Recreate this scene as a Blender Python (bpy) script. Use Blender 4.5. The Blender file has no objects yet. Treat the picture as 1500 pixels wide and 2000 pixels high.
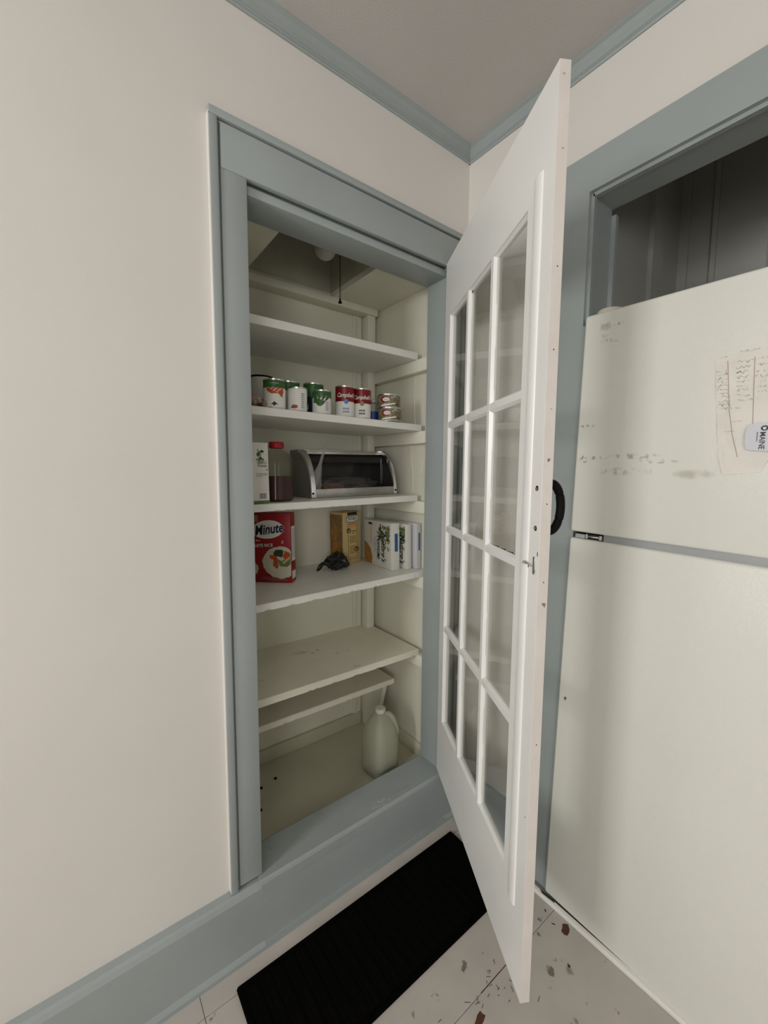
import bpy, bmesh, math, random
from mathutils import Vector, Matrix
C = bpy.context.scene.collection
PI = math.pi
# ---------------------------------------------------------------- camera
cam = bpy.data.cameras.new('camera'); co = bpy.data.objects.new('camera', cam); C.objects.link(co)
CAM = Vector((-1.14430, -1.03764, 1.3))
R_ = Vector((0.79730592, -0.60353392, 0.00707668)); U_ = Vector((0.05044759, 0.07831883, 0.99565114)); F_ = Vector((0.60146347, 0.79348155, -0.0928909))
co.matrix_world = Matrix(((R_.x, U_.x, -F_.x, CAM.x), (R_.y, U_.y, -F_.y, CAM.y), (R_.z, U_.z, -F_.z, CAM.z), (0, 0, 0, 1)))
cam.sensor_fit = 'HORIZONTAL'; cam.sensor_width = 36; cam.lens = 807.635 / 1500 * 36; cam.clip_start = 0.02
bpy.context.scene.camera = co
# ---------------------------------------------------------------- world, lights, exposure
w = bpy.data.worlds.new('world'); bpy.context.scene.world = w; w.use_nodes = True
w.node_tree.nodes['Background'].inputs[0].default_value = (0.75, 0.85, 1.0, 1); w.node_tree.nodes['Background'].inputs[1].default_value = 0.6
vs = bpy.context.scene.view_settings
vs.view_transform = 'Standard'; vs.look = 'None'; vs.gamma = 1; vs.use_curve_mapping = False; vs.exposure = 0.0
def area(name, loc, direction, sx, sy, power, col):
    l = bpy.data.lights.new(name, 'AREA'); l.shape = 'RECTANGLE'; l.size = sx; l.size_y = sy; l.energy = power; l.color = col
    o = bpy.data.objects.new(name, l); C.objects.link(o); o.location = loc
    o.rotation_euler = Vector(direction).to_track_quat('-Z', 'Y').to_euler(); return o
# daylight from behind the photographer: side and front windows, plus an added rear fill
area('daylight_side_window', (-3.42, -.80, 1.70), (1, 0, -.10), .55, .80, 28.5, (1.0, 0.985, 0.955))
area('added_rear_fill', (-3.42, -2.3, 1.45), (1, .15, 0), 1.0, 1.2, 6, (1.0, 0.985, 0.955))  # unseen extra source, added to balance brightness across the surfaces
area('daylight_front_window', (-2.85, -3.22, 1.45), (.3, 1, 0), 1.0, 1.2, 22, (1.0, 0.985, 0.955))

# ---------------------------------------------------------------- helpers
def lin(c):
    return tuple(((x / 255) / 12.92 if x / 255 <= 0.04045 else ((x / 255 + 0.055) / 1.055) ** 2.4) for x in c)
MATS = {}
def mat(name, col, rough=0.5, metal=0.0, bump=0.0, bscale=60, var=0.0, vscale=8, spots=None, spec=None, trans=0.0, ior=1.45, coat=0, blobs=None, sheen=0):
    """procedural paint/plastic/metal. blobs = [(axes, cx, cy, rx, ry, strength, colour)] soiled marks with a shape of their own."""
    m = bpy.data.materials.new(name); m.use_nodes = True; nt = m.node_tree; N = nt.nodes; L = nt.links
    b = N['Principled BSDF']
    b.inputs['Base Color'].default_value = (*col, 1); b.inputs['Roughness'].default_value = rough; b.inputs['Metallic'].default_value = metal
    b.inputs['IOR'].default_value = ior
    if trans: b.inputs['Transmission Weight'].default_value = trans
    if spec is not None: b.inputs['Specular IOR Level'].default_value = spec
    if coat: b.inputs['Coat Weight'].default_value = coat; b.inputs['Coat Roughness'].default_value = .15
    tc = N.new('ShaderNodeTexCoord'); out = None
    if var:
        n = N.new('ShaderNodeTexNoise'); n.inputs['Scale'].default_value = vscale; n.inputs['Detail'].default_value = 4
        L.new(tc.outputs['Object'], n.inputs['Vector'])
        mr = N.new('ShaderNodeMapRange'); mr.inputs['From Min'].default_value = .3; mr.inputs['From Max'].default_value = .7
        mr.inputs['To Min'].default_value = 1 - var; mr.inputs['To Max'].default_value = 1 + var * .6; L.new(n.outputs[0], mr.inputs['Value'])
        mx = N.new('ShaderNodeVectorMath'); mx.operation = 'SCALE'; mx.inputs[0].default_value = col; L.new(mr.outputs[0], mx.inputs['Scale'])
        out = mx.outputs[0]
    if spots:   # fine specks: (scale, threshold, colour)
        for (sc, th, sc_col) in spots:
            n = N.new('ShaderNodeTexNoise'); n.inputs['Scale'].default_value = sc; n.inputs['Detail'].default_value = 3; L.new(tc.outputs['Object'], n.inputs['Vector'])
            mr = N.new('ShaderNodeMapRange'); mr.inputs['From Min'].default_value = th; mr.inputs['From Max'].default_value = th + .05; L.new(n.outputs[0], mr.inputs['Value'])
            mi = N.new('ShaderNodeMix'); mi.data_type = 'RGBA'; L.new(mr.outputs[0], mi.inputs[0])
            if out: L.new(out, mi.inputs[6])
            else: mi.inputs[6].default_value = (*col, 1)
            mi.inputs[7].default_value = (*sc_col, 1); out = mi.outputs[2]
    if blobs:
        sx = N.new('ShaderNodeSeparateXYZ'); L.new(tc.outputs['Object'], sx.inputs[0])
        for (axs, cx, cy, rx, ry, st, bc, ns) in blobs:
            terms = []
            for a, c0, r0 in ((axs[0], cx, rx), (axs[1], cy, ry)):
                s = N.new('ShaderNodeMath'); s.operation = 'SUBTRACT'; L.new(sx.outputs['XYZ'.index(a)], s.inputs[0]); s.inputs[1].default_value = c0
                d = N.new('ShaderNodeMath'); d.operation = 'DIVIDE'; L.new(s.outputs[0], d.inputs[0]); d.inputs[1].default_value = r0
                q = N.new('ShaderNodeMath'); q.operation = 'MULTIPLY'; L.new(d.outputs[0], q.inputs[0]); L.new(d.outputs[0], q.inputs[1]); terms.append(q)
            a = N.new('ShaderNodeMath'); a.operation = 'ADD'; L.new(terms[0].outputs[0], a.inputs[0]); L.new(terms[1].outputs[0], a.inputs[1])
            f = N.new('ShaderNodeMapRange'); f.inputs['From Min'].default_value = 1; f.inputs['From Max'].default_value = .2; L.new(a.outputs[0], f.inputs['Value'])
            n = N.new('ShaderNodeTexNoise'); n.inputs['Scale'].default_value = ns; n.inputs['Detail'].default_value = 5; L.new(tc.outputs['Object'], n.inputs['Vector'])
            g = N.new('ShaderNodeMapRange'); g.inputs['From Min'].default_value = .48; g.inputs['From Max'].default_value = .62; L.new(n.outputs[0], g.inputs['Value'])
            k = N.new('ShaderNodeMath'); k.operation = 'MULTIPLY'; L.new(f.outputs[0], k.inputs[0]); L.new(g.outputs[0], k.inputs[1])
            k2 = N.new('ShaderNodeMath'); k2.operation = 'MULTIPLY'; L.new(k.outputs[0], k2.inputs[0]); k2.inputs[1].default_value = st
            mi = N.new('ShaderNodeMix'); mi.data_type = 'RGBA'; L.new(k2.outputs[0], mi.inputs[0])
            if out: L.new(out, mi.inputs[6])
            else: mi.inputs[6].default_value = (*col, 1)
            mi.inputs[7].default_value = (*bc, 1); out = mi.outputs[2]
    if out: L.new(out, b.inputs['Base Color'])
    if bump:
        n = N.new('ShaderNodeTexNoise'); n.inputs['Scale'].default_value = bscale; n.inputs['Detail'].default_value = 3; L.new(tc.outputs['Object'], n.inputs['Vector'])
        bp = N.new('ShaderNodeBump'); bp.inputs['Strength'].default_value = bump; bp.inputs['Distance'].default_value = .002
        L.new(n.outputs[0], bp.inputs['Height']); L.new(bp.outputs[0], b.inputs['Normal'])
    MATS[name] = m; return m
def thin_glass(name, tint, rough=0.0, ior=1.5, haze=0.0, hazecol=(.8, .8, .8)):
    m = bpy.data.materials.new(name); m.use_nodes = True; nt = m.node_tree; N = nt.nodes; L = nt.links; N.remove(N['Principled BSDF'])
    t = N.new('ShaderNodeBsdfTransparent'); t.inputs[0].default_value = (*tint, 1)
    g = N.new('ShaderNodeBsdfGlossy'); g.inputs['Roughness'].default_value = rough
    ge = N.new('ShaderNodeNewGeometry'); mi = N.new('ShaderNodeMix'); mi.data_type = 'FLOAT'; L.new(ge.outputs['Backfacing'], mi.inputs[0])
    mi.inputs[2].default_value = ior; mi.inputs[3].default_value = 1 / ior
    fr = N.new('ShaderNodeFresnel'); L.new(mi.outputs[0], fr.inputs['IOR'])
    s = N.new('ShaderNodeMixShader'); L.new(fr.outputs[0], s.inputs[0]); src = t
    if haze:
        d = N.new('ShaderNodeBsdfDiffuse'); d.inputs[0].default_value = (*hazecol, 1); s2 = N.new('ShaderNodeMixShader'); s2.inputs[0].default_value = haze
        L.new(t.outputs[0], s2.inputs[1]); L.new(d.outputs[0], s2.inputs[2]); src = s2
    L.new(src.outputs[0], s.inputs[1]); L.new(g.outputs[0], s.inputs[2]); L.new(s.outputs[0], N['Material Output'].inputs[0])
    MATS[name] = m; return m

def link(o, parent=None):
    C.objects.link(o)
    if parent: o.parent = parent
    return o
def tag(o, label=None, cat=None, group=None, kind=None):
    if label: o['label'] = label
    if cat: o['category'] = cat
    if group: o['group'] = group
    if kind: o['kind'] = kind
    return o
def empty(name, loc=(0, 0, 0), rot=(0, 0, 0), **k):
    o = bpy.data.objects.new(name, None); o.empty_display_size = .05; link(o); o.location = loc; o.rotation_euler = rot; return tag(o, **k)
def obj(name, bm, m, parent=None, smooth=False, **k):
    me = bpy.data.meshes.new(name); bmesh.ops.recalc_face_normals(bm, faces=bm.faces[:]) if not getattr(bm, 'keep', False) else None
    bm.to_mesh(me); bm.free()
    for x in (m if isinstance(m, (list, tuple)) else [m]): me.materials.append(x)
    if smooth:
        me.polygons.foreach_set('use_smooth', [True] * len(me.polygons)); me.set_sharp_from_angle(angle=math.radians(40))
    o = bpy.data.objects.new(name, me); link(o, parent); return tag(o, **k)
def B(): return bmesh.new()
def box(bm, a, b, mi=0, bev=0, seg=2):
    x0, y0, z0 = a; x1, y1, z1 = b
    r = bmesh.ops.create_cube(bm, size=1); v = r['verts']
    for q in v: q.co = Vector(((x0 + x1) / 2 + q.co.x * (x1 - x0), (y0 + y1) / 2 + q.co.y * (y1 - y0), (z0 + z1) / 2 + q.co.z * (z1 - z0)))
    fs = set(f for q in v for f in q.link_faces)
    for f in fs: f.material_index = mi
    if bev:
        es = list(set(e for q in v for e in q.link_edges)); bmesh.ops.bevel(bm, geom=es, offset=bev, segments=seg, affect='EDGES', profile=.5)
    return v
def boxo(name, a, b, m, parent=None, bev=0, seg=2, **k):
    bm = B(); box(bm, a, b, bev=bev, seg=seg); return obj(name, bm, m, parent, smooth=bool(bev), **k)
def prism(bm, pts, axis, a, b, mi=0):
    """extrude the closed 2-D outline pts along axis from a to b. x: pts=(y,z); y: pts=(x,z); z: pts=(x,y)"""
    def P(p, t): return {'x': (t, p[0], p[1]), 'y': (p[0], t, p[1]), 'z': (p[0], p[1], t)}[axis]
    A = [bm.verts.new(P(p, a)) for p in pts]; Bv = [bm.verts.new(P(p, b)) for p in pts]; n = len(pts)
    fs = [bm.faces.new(A), bm.faces.new(Bv[::-1])] + [bm.faces.new((A[i], A[(i + 1) % n], Bv[(i + 1) % n], Bv[i])) for i in range(n)]
    for f in fs: f.material_index = mi
def lathe(bm, prof, seg=32, c=(0, 0, 0), sx=1, sy=1, mis=None):
    rings = []
    for r, z in prof:
        rings.append([bm.verts.new((c[0] + r * sx * math.cos(2 * PI * i / seg), c[1] + r * sy * math.sin(2 * PI * i / seg), c[2] + z)) for i in range(seg)])
    for j in range(len(prof) - 1):
        for i in range(seg):
            f = bm.faces.new((rings[j][i], rings[j][(i + 1) % seg], rings[j + 1][(i + 1) % seg], rings[j + 1][i]))
            if mis: f.material_index = mis[j]
    f = bm.faces.new(rings[0][::-1]); f.material_index = mis[0] if mis else 0
    f = bm.faces.new(rings[-1]); f.material_index = mis[-1] if mis else 0
def tube(bm, pts, r, seg=8, mi=0):
    pts = [Vector(p) for p in pts]; rings = []; n = len(pts); rr = r if isinstance(r, (list, tuple)) else [r] * n
    up = Vector((0, 0, 1))
    for i, p in enumerate(pts):
        t = (pts[min(i + 1, n - 1)] - pts[max(i - 1, 0)]).normalized()
        a = t.cross(up) if abs(t.dot(up)) < .95 else t.cross(Vector((1, 0, 0))); a.normalize(); b = t.cross(a)
        rings.append([bm.verts.new(p + (a * math.cos(2 * PI * k / seg) + b * math.sin(2 * PI * k / seg)) * rr[i]) for k in range(seg)])
    for j in range(n - 1):
        for k in range(seg):
            f = bm.faces.new((rings[j][k], rings[j][(k + 1) % seg], rings[j + 1][(k + 1) % seg], rings[j + 1][k])); f.material_index = mi
    bm.faces.new(rings[0][::-1]); bm.faces.new(rings[-1])
# flat print: fmap maps (x,y) of the drawing to a point on the thing's surface
def plane_map(o, ex, ey): o, ex, ey = Vector(o), Vector(ex), Vector(ey); return lambda x, y: o + ex * x + ey * y
def can_map(c, r, a0): return lambda x, y: Vector((c[0] + r * math.cos(a0 + x / r), c[1] + r * math.sin(a0 + x / r), c[2] + y))
def poly(pts, fmap, name, m, parent, cuts=0, **k):
    bm = B(); f = bm.faces.new([bm.verts.new((p[0], p[1], 0)) for p in pts]); bmesh.ops.triangulate(bm, faces=[f])
    if cuts:
        for _ in range(cuts): bmesh.ops.subdivide_edges(bm, edges=bm.edges[:], cuts=1, use_grid_fill=True)
    for v in bm.verts: v.co = fmap(v.co.x, v.co.y)
    return obj(name, bm, m, parent, **k)
def polys(ptsl, fmap, name, m, parent, cuts=0, **k):
    bm = B()
    for pts in ptsl: bm.faces.new([bm.verts.new((p[0], p[1], 0)) for p in pts])
    bmesh.ops.triangulate(bm, faces=bm.faces[:])
    for _ in range(cuts): bmesh.ops.subdivide_edges(bm, edges=bm.edges[:], cuts=1, use_grid_fill=True)
    for v in bm.verts: v.co = fmap(v.co.x, v.co.y)
    return obj(name, bm, m, parent, **k)
def ell(cx, cy, rx, ry, n=24, wob=0, seed=0, rot=0):
    rnd = random.Random(seed); o = []
    for i in range(n):
        a = 2 * PI * i / n; s = 1 + rnd.uniform(-wob, wob); x, y = rx * s * math.cos(a), ry * s * math.sin(a)
        o.append((cx + x * math.cos(rot) - y * math.sin(rot), cy + x * math.sin(rot) + y * math.cos(rot)))
    return o
def rect(x0, y0, x1, y1): return [(x0, y0), (x1, y0), (x1, y1), (x0, y1)]
def text(s, size, fmap, name, m, parent, shear=0, off=0, rot=0, align='CENTER', sx=1, cuts=0, **k):
    cu = bpy.data.curves.new(name, 'FONT'); cu.body = s; cu.size = size; cu.shear = shear; cu.offset = off; cu.align_x = align; cu.align_y = 'CENTER'; cu.resolution_u = 3
    t = bpy.data.objects.new('tmp', cu); C.objects.link(t); dg = bpy.context.evaluated_depsgraph_get(); dg.update()
    me = bpy.data.meshes.new_from_object(t.evaluated_get(dg)); bpy.data.objects.remove(t); bpy.data.curves.remove(cu)
    bm = B(); bm.from_mesh(me); bpy.data.meshes.remove(me)
    for _ in range(cuts): bmesh.ops.subdivide_edges(bm, edges=bm.edges[:], cuts=1)
    c, sn = math.cos(rot), math.sin(rot)
    for v in bm.verts:
        x, y = v.co.x * sx, v.co.y; v.co = fmap(x * c - y * sn, x * sn + y * c)
    return obj(name, bm, m, parent, **k)
def scribble(x0, y, wd, h, seed, th=.0007):
    """a line of handwriting as thin ribbons"""
    rnd = random.Random(seed); out = []; x = x0; px, py = x, y
    while x < x0 + wd:
        x += h * rnd.uniform(.25, .55); ny = y + rnd.uniform(-.5, .5) * h
        out.append([(px, py), (px + th, py), (x + th, ny), (x, ny)]); px, py = x, ny
        if rnd.random() < .14: x += h * .7; px = x
    return out

# ---------------------------------------------------------------- materials
WALL = (.78, .745, .70)
m_wall = mat('wall_paint', WALL, .55, bump=.08, bscale=260, var=.03, vscale=2.5)
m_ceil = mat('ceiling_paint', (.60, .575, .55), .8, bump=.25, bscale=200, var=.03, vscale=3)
m_far = mat('darkened_unseen_wall', (.42, .40, .37), .7, var=.05, vscale=3)  # walls out of view, darkened to cut bounced light and raise contrast
m_trim = mat('blue_grey_paint', (.367, .407, .406), .38, bump=.12, bscale=120, var=.04, vscale=5)
m_pantry = mat('pantry_wall_paint', (.80, .78, .655), .5, bump=.15, bscale=90, var=.05, vscale=5)
m_pfloor = mat('pantry_floor_paint', (.58, .555, .43), .5, bump=.15, bscale=60, var=.08, vscale=6)
m_shelf = mat('shelf_paint', (.86, .85, .79), .35, bump=.12, bscale=80, var=.05, vscale=6)
m_shelf4 = mat('soiled_shelf_paint', (.84, .81, .68), .35, bump=.12, bscale=80, var=.07, vscale=5, blobs=[
    ('XY', -.42, .345, .030, .020, .8, lin((96, 86, 66)), 38), ('XY', -.34, .285, .045, .012, .45, lin((110, 102, 80)), 30), ('XY', -.47, .37, .06, .020, .4, lin((116, 110, 88)), 22),
    ('XY', -.26, .22, .04, .010, .6, lin((96, 88, 68)), 45), ('XY', -.69, .24, .03, .02, .5, lin((100, 94, 76)), 40), ('XY', -.36, .150, .014, .008, .9, lin((80, 70, 54)), 90)])
m_shelf5 = mat('low_shelf_paint', (.82, .79, .66), .35, bump=.12, bscale=80, var=.07, vscale=5)
m_door = mat('white_door_paint', (.90, .90, .875), .3, bump=.10, bscale=90, var=.03, vscale=5)
m_edge = mat('door_edge_paint', (.80, .74, .69), .55, bump=.3, bscale=120, var=.05, vscale=14, spots=[(45, .70, lin((150, 120, 112)))])
m_chip = mat('chipped_dark_wood', lin((45, 36, 28)), .8)
m_black = mat('black_iron', (.005, .005, .005), .6, spec=.15)
m_blackgloss = mat('black_plastic', (.006, .006, .007), .35)
m_chrome = mat('chrome', (.75, .75, .74), .18, 1.0)
m_glass = thin_glass('window_glass', (.97, .975, .965))
FR = (.84, .84, .775)
mk = lin((120, 112, 95))
m_fridge_top = mat('freezer_enamel', FR, .24, bump=.28, bscale=420, var=.015, vscale=4, blobs=[
    ('YZ', -.055, 1.672, .016, .026, .45, mk, 45), ('YZ', -.087, 1.677, .016, .006, .7, mk, 130), ('YZ', -.072, 1.640, .03, .008, .5, mk, 80),
    ('YZ', -.028, 1.430, .026, .005, .8, mk, 110), ('YZ', -.024, 1.343, .014, .012, .9, mk, 130), ('YZ', -.060, 1.346, .03, .006, .7, mk, 90), ('YZ', -.15, 1.350, .07, .008, .55, mk, 60),
    ('YZ', -.13, 1.312, .08, .012, .40, mk, 60), ('YZ', -.275, 1.309, .045, .013, .40, lin((150, 142, 116)), 18), ('YZ', -.20, 1.338, .05, .006, .6, mk, 60)])
m_fridge = mat('fridge_enamel', FR, .24, bump=.28, bscale=420, var=.015, vscale=4, blobs=[('YZ', -.022, .66, .006, .008, 1.0, lin((90, 85, 75)), 120)])
m_gasket = mat('grey_gasket', (.42, .43, .44), .35)
m_cream = mat('cream_plastic', (.75, .69, .55), .45)
m_mat = mat('black_rubber', (.0018, .0017, .0016), .9, spec=.04)
m_matrib = mat('black_rubber_rib', (.0026, .0024, .0022), .9, spec=.05)
m_tile = mat('worn_vinyl_tile', (.56, .515, .47), .42, bump=.12, bscale=40, var=.10, vscale=7, spots=[(22, .665, lin((128, 116, 106))), (9, .66, lin((150, 136, 126)))])
m_brown = mat('brown_backing', lin((92, 58, 38)), .8, var=.2, vscale=60)
m_dark = mat('dark_scuff', lin((60, 50, 44)), .7)
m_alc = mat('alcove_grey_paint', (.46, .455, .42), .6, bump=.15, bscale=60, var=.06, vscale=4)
m_tin = mat('tinned_steel', (.62, .61, .58), .28, 1.0)
m_paper = mat('label_paper', (.74, .73, .68), .45)
m_green = mat('green_label', lin((52, 98, 44)), .4, var=.15, vscale=60)
m_leaf = mat('leaf_print', lin((104, 120, 74)), .5, var=.25, vscale=90)
m_palegreen = mat('pale_leaf_print', lin((150, 160, 118)), .5, var=.2, vscale=90)
m_red = mat('deep_red_label', lin((128, 14, 22)), .35)
m_ink = mat('dark_ink', lin((34, 34, 40)), .5)
m_white = mat('white_print', (.80, .79, .74), .45)
m_navy = mat('navy_print', lin((22, 26, 58)), .4)
m_blue = mat('blue_print', lin((38, 100, 150)), .4)
m_skyblue = mat('light_blue_print', lin((90, 135, 200)), .4)
m_gold = mat('bronze_print', lin((150, 125, 95)), .4)
m_orange = mat('orange_print', lin((190, 78, 30)), .45, var=.2, vscale=120)
m_card = mat('white_carton_board', (.74, .73, .67), .5)
m_ricered = mat('rice_box_red', lin((150, 18, 26)), .35)
m_tan = mat('pretzel_box_tan', lin((208, 182, 126)), .5)
m_tan2 = mat('pretzel_box_picture', lin((142, 112, 72)), .5, var=.35, vscale=40)
m_peach = mat('peach_print', lin((220, 165, 120)), .5)
m_rice = mat('cooked_rice_print', lin((205, 200, 182)), .5, var=.12, vscale=300)
m_brownp = mat('cracker_picture', lin((170, 120, 48)), .5, var=.3, vscale=80)
m_jug = mat('milky_polythene', (.66, .66, .52), .4, trans=.5, ior=1.3)
m_steel = mat('brushed_steel', (.52, .51, .49), .30, 1.0, bump=.05, bscale=30)
m_boxin = mat('dark_bread_box_lining', (.035, .034, .032), .35, var=.2, vscale=20)
m_wood = mat('worn_lip_steel', (.47, .46, .44), .38, .85, bump=.1, bscale=40, var=.12, vscale=25)

def S(o): o['kind'] = 'structure'; return o
# ---------------------------------------------------------------- room shell
H = 2.395
OL, OR = -.778, -.100                 # pantry opening left/right
OT, SILL = 1.955, .200
XL, YF = -3.5, -3.3                    # far walls of the room behind the camera
bm = B()
box(bm, (XL, 0, 0), (OL - .004, .09, H)); box(bm, (OR + .004, 0, 0), (0.0, .09, H)); box(bm, (OL - .004, 0, 2.0), (OR + .004, .09, H)); box(bm, (OL - .004, 0, 0), (OR + .004, .09, SILL - .06))
S(obj('wall_left', bm, m_wall, label='cream painted wall holding the open pantry doorway'))
bm = B(); AY, AY2, AZ = -.4363, -1.30, 2.040
box(bm, (0, -.395, 0), (.10, .09, H)); box(bm, (0, AY2 - .04, AZ + .02), (.10, -.395, H)); box(bm, (0, YF, 0), (.10, AY2 - .04, H))
S(obj('wall_right', bm, m_wall, label='cream painted wall around the fridge alcove'))
bm = B(); box(bm, (XL - .1, YF, 0), (XL, -2.85, H)); box(bm, (XL - .1, -1.75, 0), (XL, -1.2, H)); box(bm, (XL - .1, -2.85, 0), (XL, -1.75, .8)); box(bm, (XL - .1, -2.85, 2.1), (XL, -1.75, H)); box(bm, (XL - .1, -.56, 0), (XL, .09, H)); box(bm, (XL - .1, -1.2, 0), (XL, -.56, 1.3)); box(bm, (XL - .1, -1.2, 2.15), (XL, -.56, H))
S(obj('wall_back', bm, m_far))
bm = B(); box(bm, (XL - .1, YF - .1, 0), (-3.4, YF, H)); box(bm, (-2.25, YF - .1, 0), (.1, YF, H)); box(bm, (-3.4, YF - .1, 0), (-2.25, YF, .8)); box(bm, (-3.4, YF - .1, 2.15), (-2.25, YF, H))
S(obj('wall_front', bm, m_far))
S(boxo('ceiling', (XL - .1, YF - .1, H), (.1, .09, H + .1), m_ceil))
# windows behind the camera; the third is added to go with the rear fill
for nm, a, b, ax in (('window_1', (XL - .06, -1.2, 1.3), (XL - .02, -.56, 2.15), 'y'), ('window_2', (-3.4, YF - .06, .8), (-2.25, YF - .02, 2.15), 'x'), ('added_window_3', (XL - .06, -2.85, .8), (XL - .02, -1.75, 2.1), 'y')):
    e = S(empty(nm)); bm = B(); t = .05
    box(bm, a, (b[0], b[1], a[2] + t)); box(bm, (a[0], a[1], b[2] - t), b)
    mz = (a[2] + b[2]) / 2; box(bm, (a[0], a[1], mz - .02), (b[0], b[1], mz + .02))
    if ax == 'y': box(bm, a, (b[0], a[1] + t, b[2])); box(bm, (a[0], b[1] - t, a[2]), b)
    else: box(bm, a, (a[0] + t, b[1], b[2])); box(bm, (b[0] - t, a[1], a[2]), b)
    obj('window_frame', bm, m_door, e)
    c = [(a[i] + b[i]) / 2 for i in range(3)]
    if ax == 'y': boxo('pane', (c[0] - .002, a[1], a[2]), (c[0] + .002, b[1], b[2]), m_glass, e)
    else: boxo('pane', (a[0], c[1] - .002, a[2]), (b[0], c[1] + .002, b[2]), m_glass, e)
# floor: vinyl tiles, near ones as pieces
fl = S(empty('floor', (0, 0, 0))); T = .365; TX = .90; tx0, ty0 = -.052, -.090
boxo('subfloor', (XL - .1, YF - .1, -.06), (.1, .09, -.004), m_dark, fl)
bm = B(); g = .0007; cache = {}
for i in range(-5, 2):
    for j in range(-10, 3):
        x0, x1 = max(tx0 + i * TX + g, XL - .1), min(tx0 + (i + 1) * TX - g, .1); y0, y1 = max(ty0 + j * T + g, YF - .1), min(ty0 + (j + 1) * T - g, .09)
        if x1 - x0 < .01 or y1 - y0 < .01: continue
        if x1 > -1.75 and y1 > -1.2:
            key = (round(x1 - x0, 4), round(y1 - y0, 4))
            if key not in cache:
                b2 = B(); box(b2, (0, 0, -.004), (x1 - x0, y1 - y0, 0)); o = obj('tile', b2, m_tile, fl); cache[key] = o.data
            else: o = bpy.data.objects.new('tile', cache[key]); link(o, fl)
            o.location = (x0, y0, 0)
        else: box(bm, (x0, y0, -.004), (x1, y1, 0))
o = obj('tile', bm, m_tile, fl); o['kind'] = 'stuff'
# worn holes and scuffs in the vinyl
rnd = random.Random(4)
for (x, y, rx, ry, rot, mm) in ((-.0753, -.503, .016, .011, .6, m_brown), (-.4265, -.485, .016, .009, .2, m_brown), (-.075, -.44, .004, .002, 1, m_dark), (-.09, -.475, .006, .0015, 2.2, m_dark), (-.152, -.556, .0045, .003, 1, m_dark)):
    poly(ell(x, y, rx, ry, 9, .35, int(x * -1000), rot), lambda a, b: Vector((a, b, .0006)), 'worn_spot', mm, fl)
sc = []
for k in range(34):
    x, y = -.36 + rnd.gauss(0, .075), -.475 + rnd.gauss(0, .035); l = rnd.uniform(.004, .016); a = rnd.choice((0.05, 1.0, 2.2)) + rnd.uniform(-.3, .3)
    sc.append([(x, y), (x + l * math.cos(a), y + l * math.sin(a)), (x + l * math.cos(a) - .0012 * math.sin(a), y + l * math.sin(a) + .0012 * math.cos(a)), (x - .0012 * math.sin(a), y + .0012 * math.cos(a))])
for k in range(14):
    x = -.385 + k * .0072; sc.append([(x, -.4555), (x + .0068, -.4555), (x + .0068, -.4535 - rnd.uniform(0, .001)), (x, -.4535)])
polys(sc, lambda a, b: Vector((a, b, .0005)), 'scuff_marks', m_dark, fl, kind='stuff')

# crown mouldings
def crown(n, axis, a, b, sgn_lbl):
    # profile (distance out of the wall, z)
    pr = [(0, H - .044), (.004, H - .044), (.006, H - .040), (.004, H - .036), (.008, H - .033), (.0065, H - .029), (.0075, H - .026), (.010, H - .016), (.016, H - .007), (.024, H - .002), (.024, H), (0, H)]
    bm = B(); prism(bm, [(-d, z) for d, z in pr], axis, a, b); return S(obj(n, bm, m_trim, label=sgn_lbl))
crown('trim_1', 'x', XL, 0, 'blue-grey crown moulding above the pantry doorway')
crown('trim_2', 'y', YF, -.0, 'blue-grey crown moulding above the fridge alcove')
# baseboards
def basepr(h, d): return [(0, 0), (-d - .008, 0), (-d - .008, .012), (-d - .004, .018), (-d, .022), (-d, h - .014), (-d + .005, h - .004), (-d + .012, h), (0, h)]
bm = B(); prism(bm, basepr(.195, .031), 'x', XL, OL - .004); prism(bm, basepr(.195, .031), 'x', OR + .004, -.001)
box(bm, (OL - .004, -.031, .0), (OR + .004, 0, .17)); box(bm, (OL - .004, -.039, 0), (OR + .004, -.031, .02))
S(obj('baseboard_left', bm, m_trim, label='wide blue-grey baseboard running below the pantry doorway'))
S(boxo('baseboard_right', (-.02, -.335, 0), (0, -.045, .19), m_trim, bev=.003))

# ---------------------------------------------------------------- pantry door casing (trim_3)
ca = S(empty('trim_3', label='blue-grey casing around the pantry doorway'))
CX0 = -.862; CT = 2.106
def leg(x0, x1, y0, z0, z1, nm, bev=.0025, mm=m_trim): return boxo(nm, (x0, y0, z0), (x1, 0, z1), mm, ca, bev=bev)
for s in (0, 1):
    f = (lambda x: x) if s == 0 else (lambda x: OR + (OL - x))
    xs = sorted((f(CX0), f(-.8435))); leg(xs[0], xs[1], -.018, .196, CT - .018, 'backband')
    xs = sorted((f(-.8435), f(-.8375))); leg(xs[0], xs[1], -.008, .196, CT - .024, 'casing_bead')
    xs = sorted((f(-.8375), f(OL))); leg(xs[0], xs[1], -.013, .203, 1.990, 'side_casing')
leg(CX0, OR + OL - CX0, -.018, CT - .018, CT, 'backband')
leg(-.8435, OR + OL + .8435, -.008, CT - .024, CT - .018, 'casing_bead')
leg(-.8375, OR + OL + .8375, -.016, 1.985, CT - .024, 'head_casing')
boxo('paint_line', (CX0 - .0008, -.0155, .20), (CX0, -.0, CT - .012), m_wall, ca)
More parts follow.
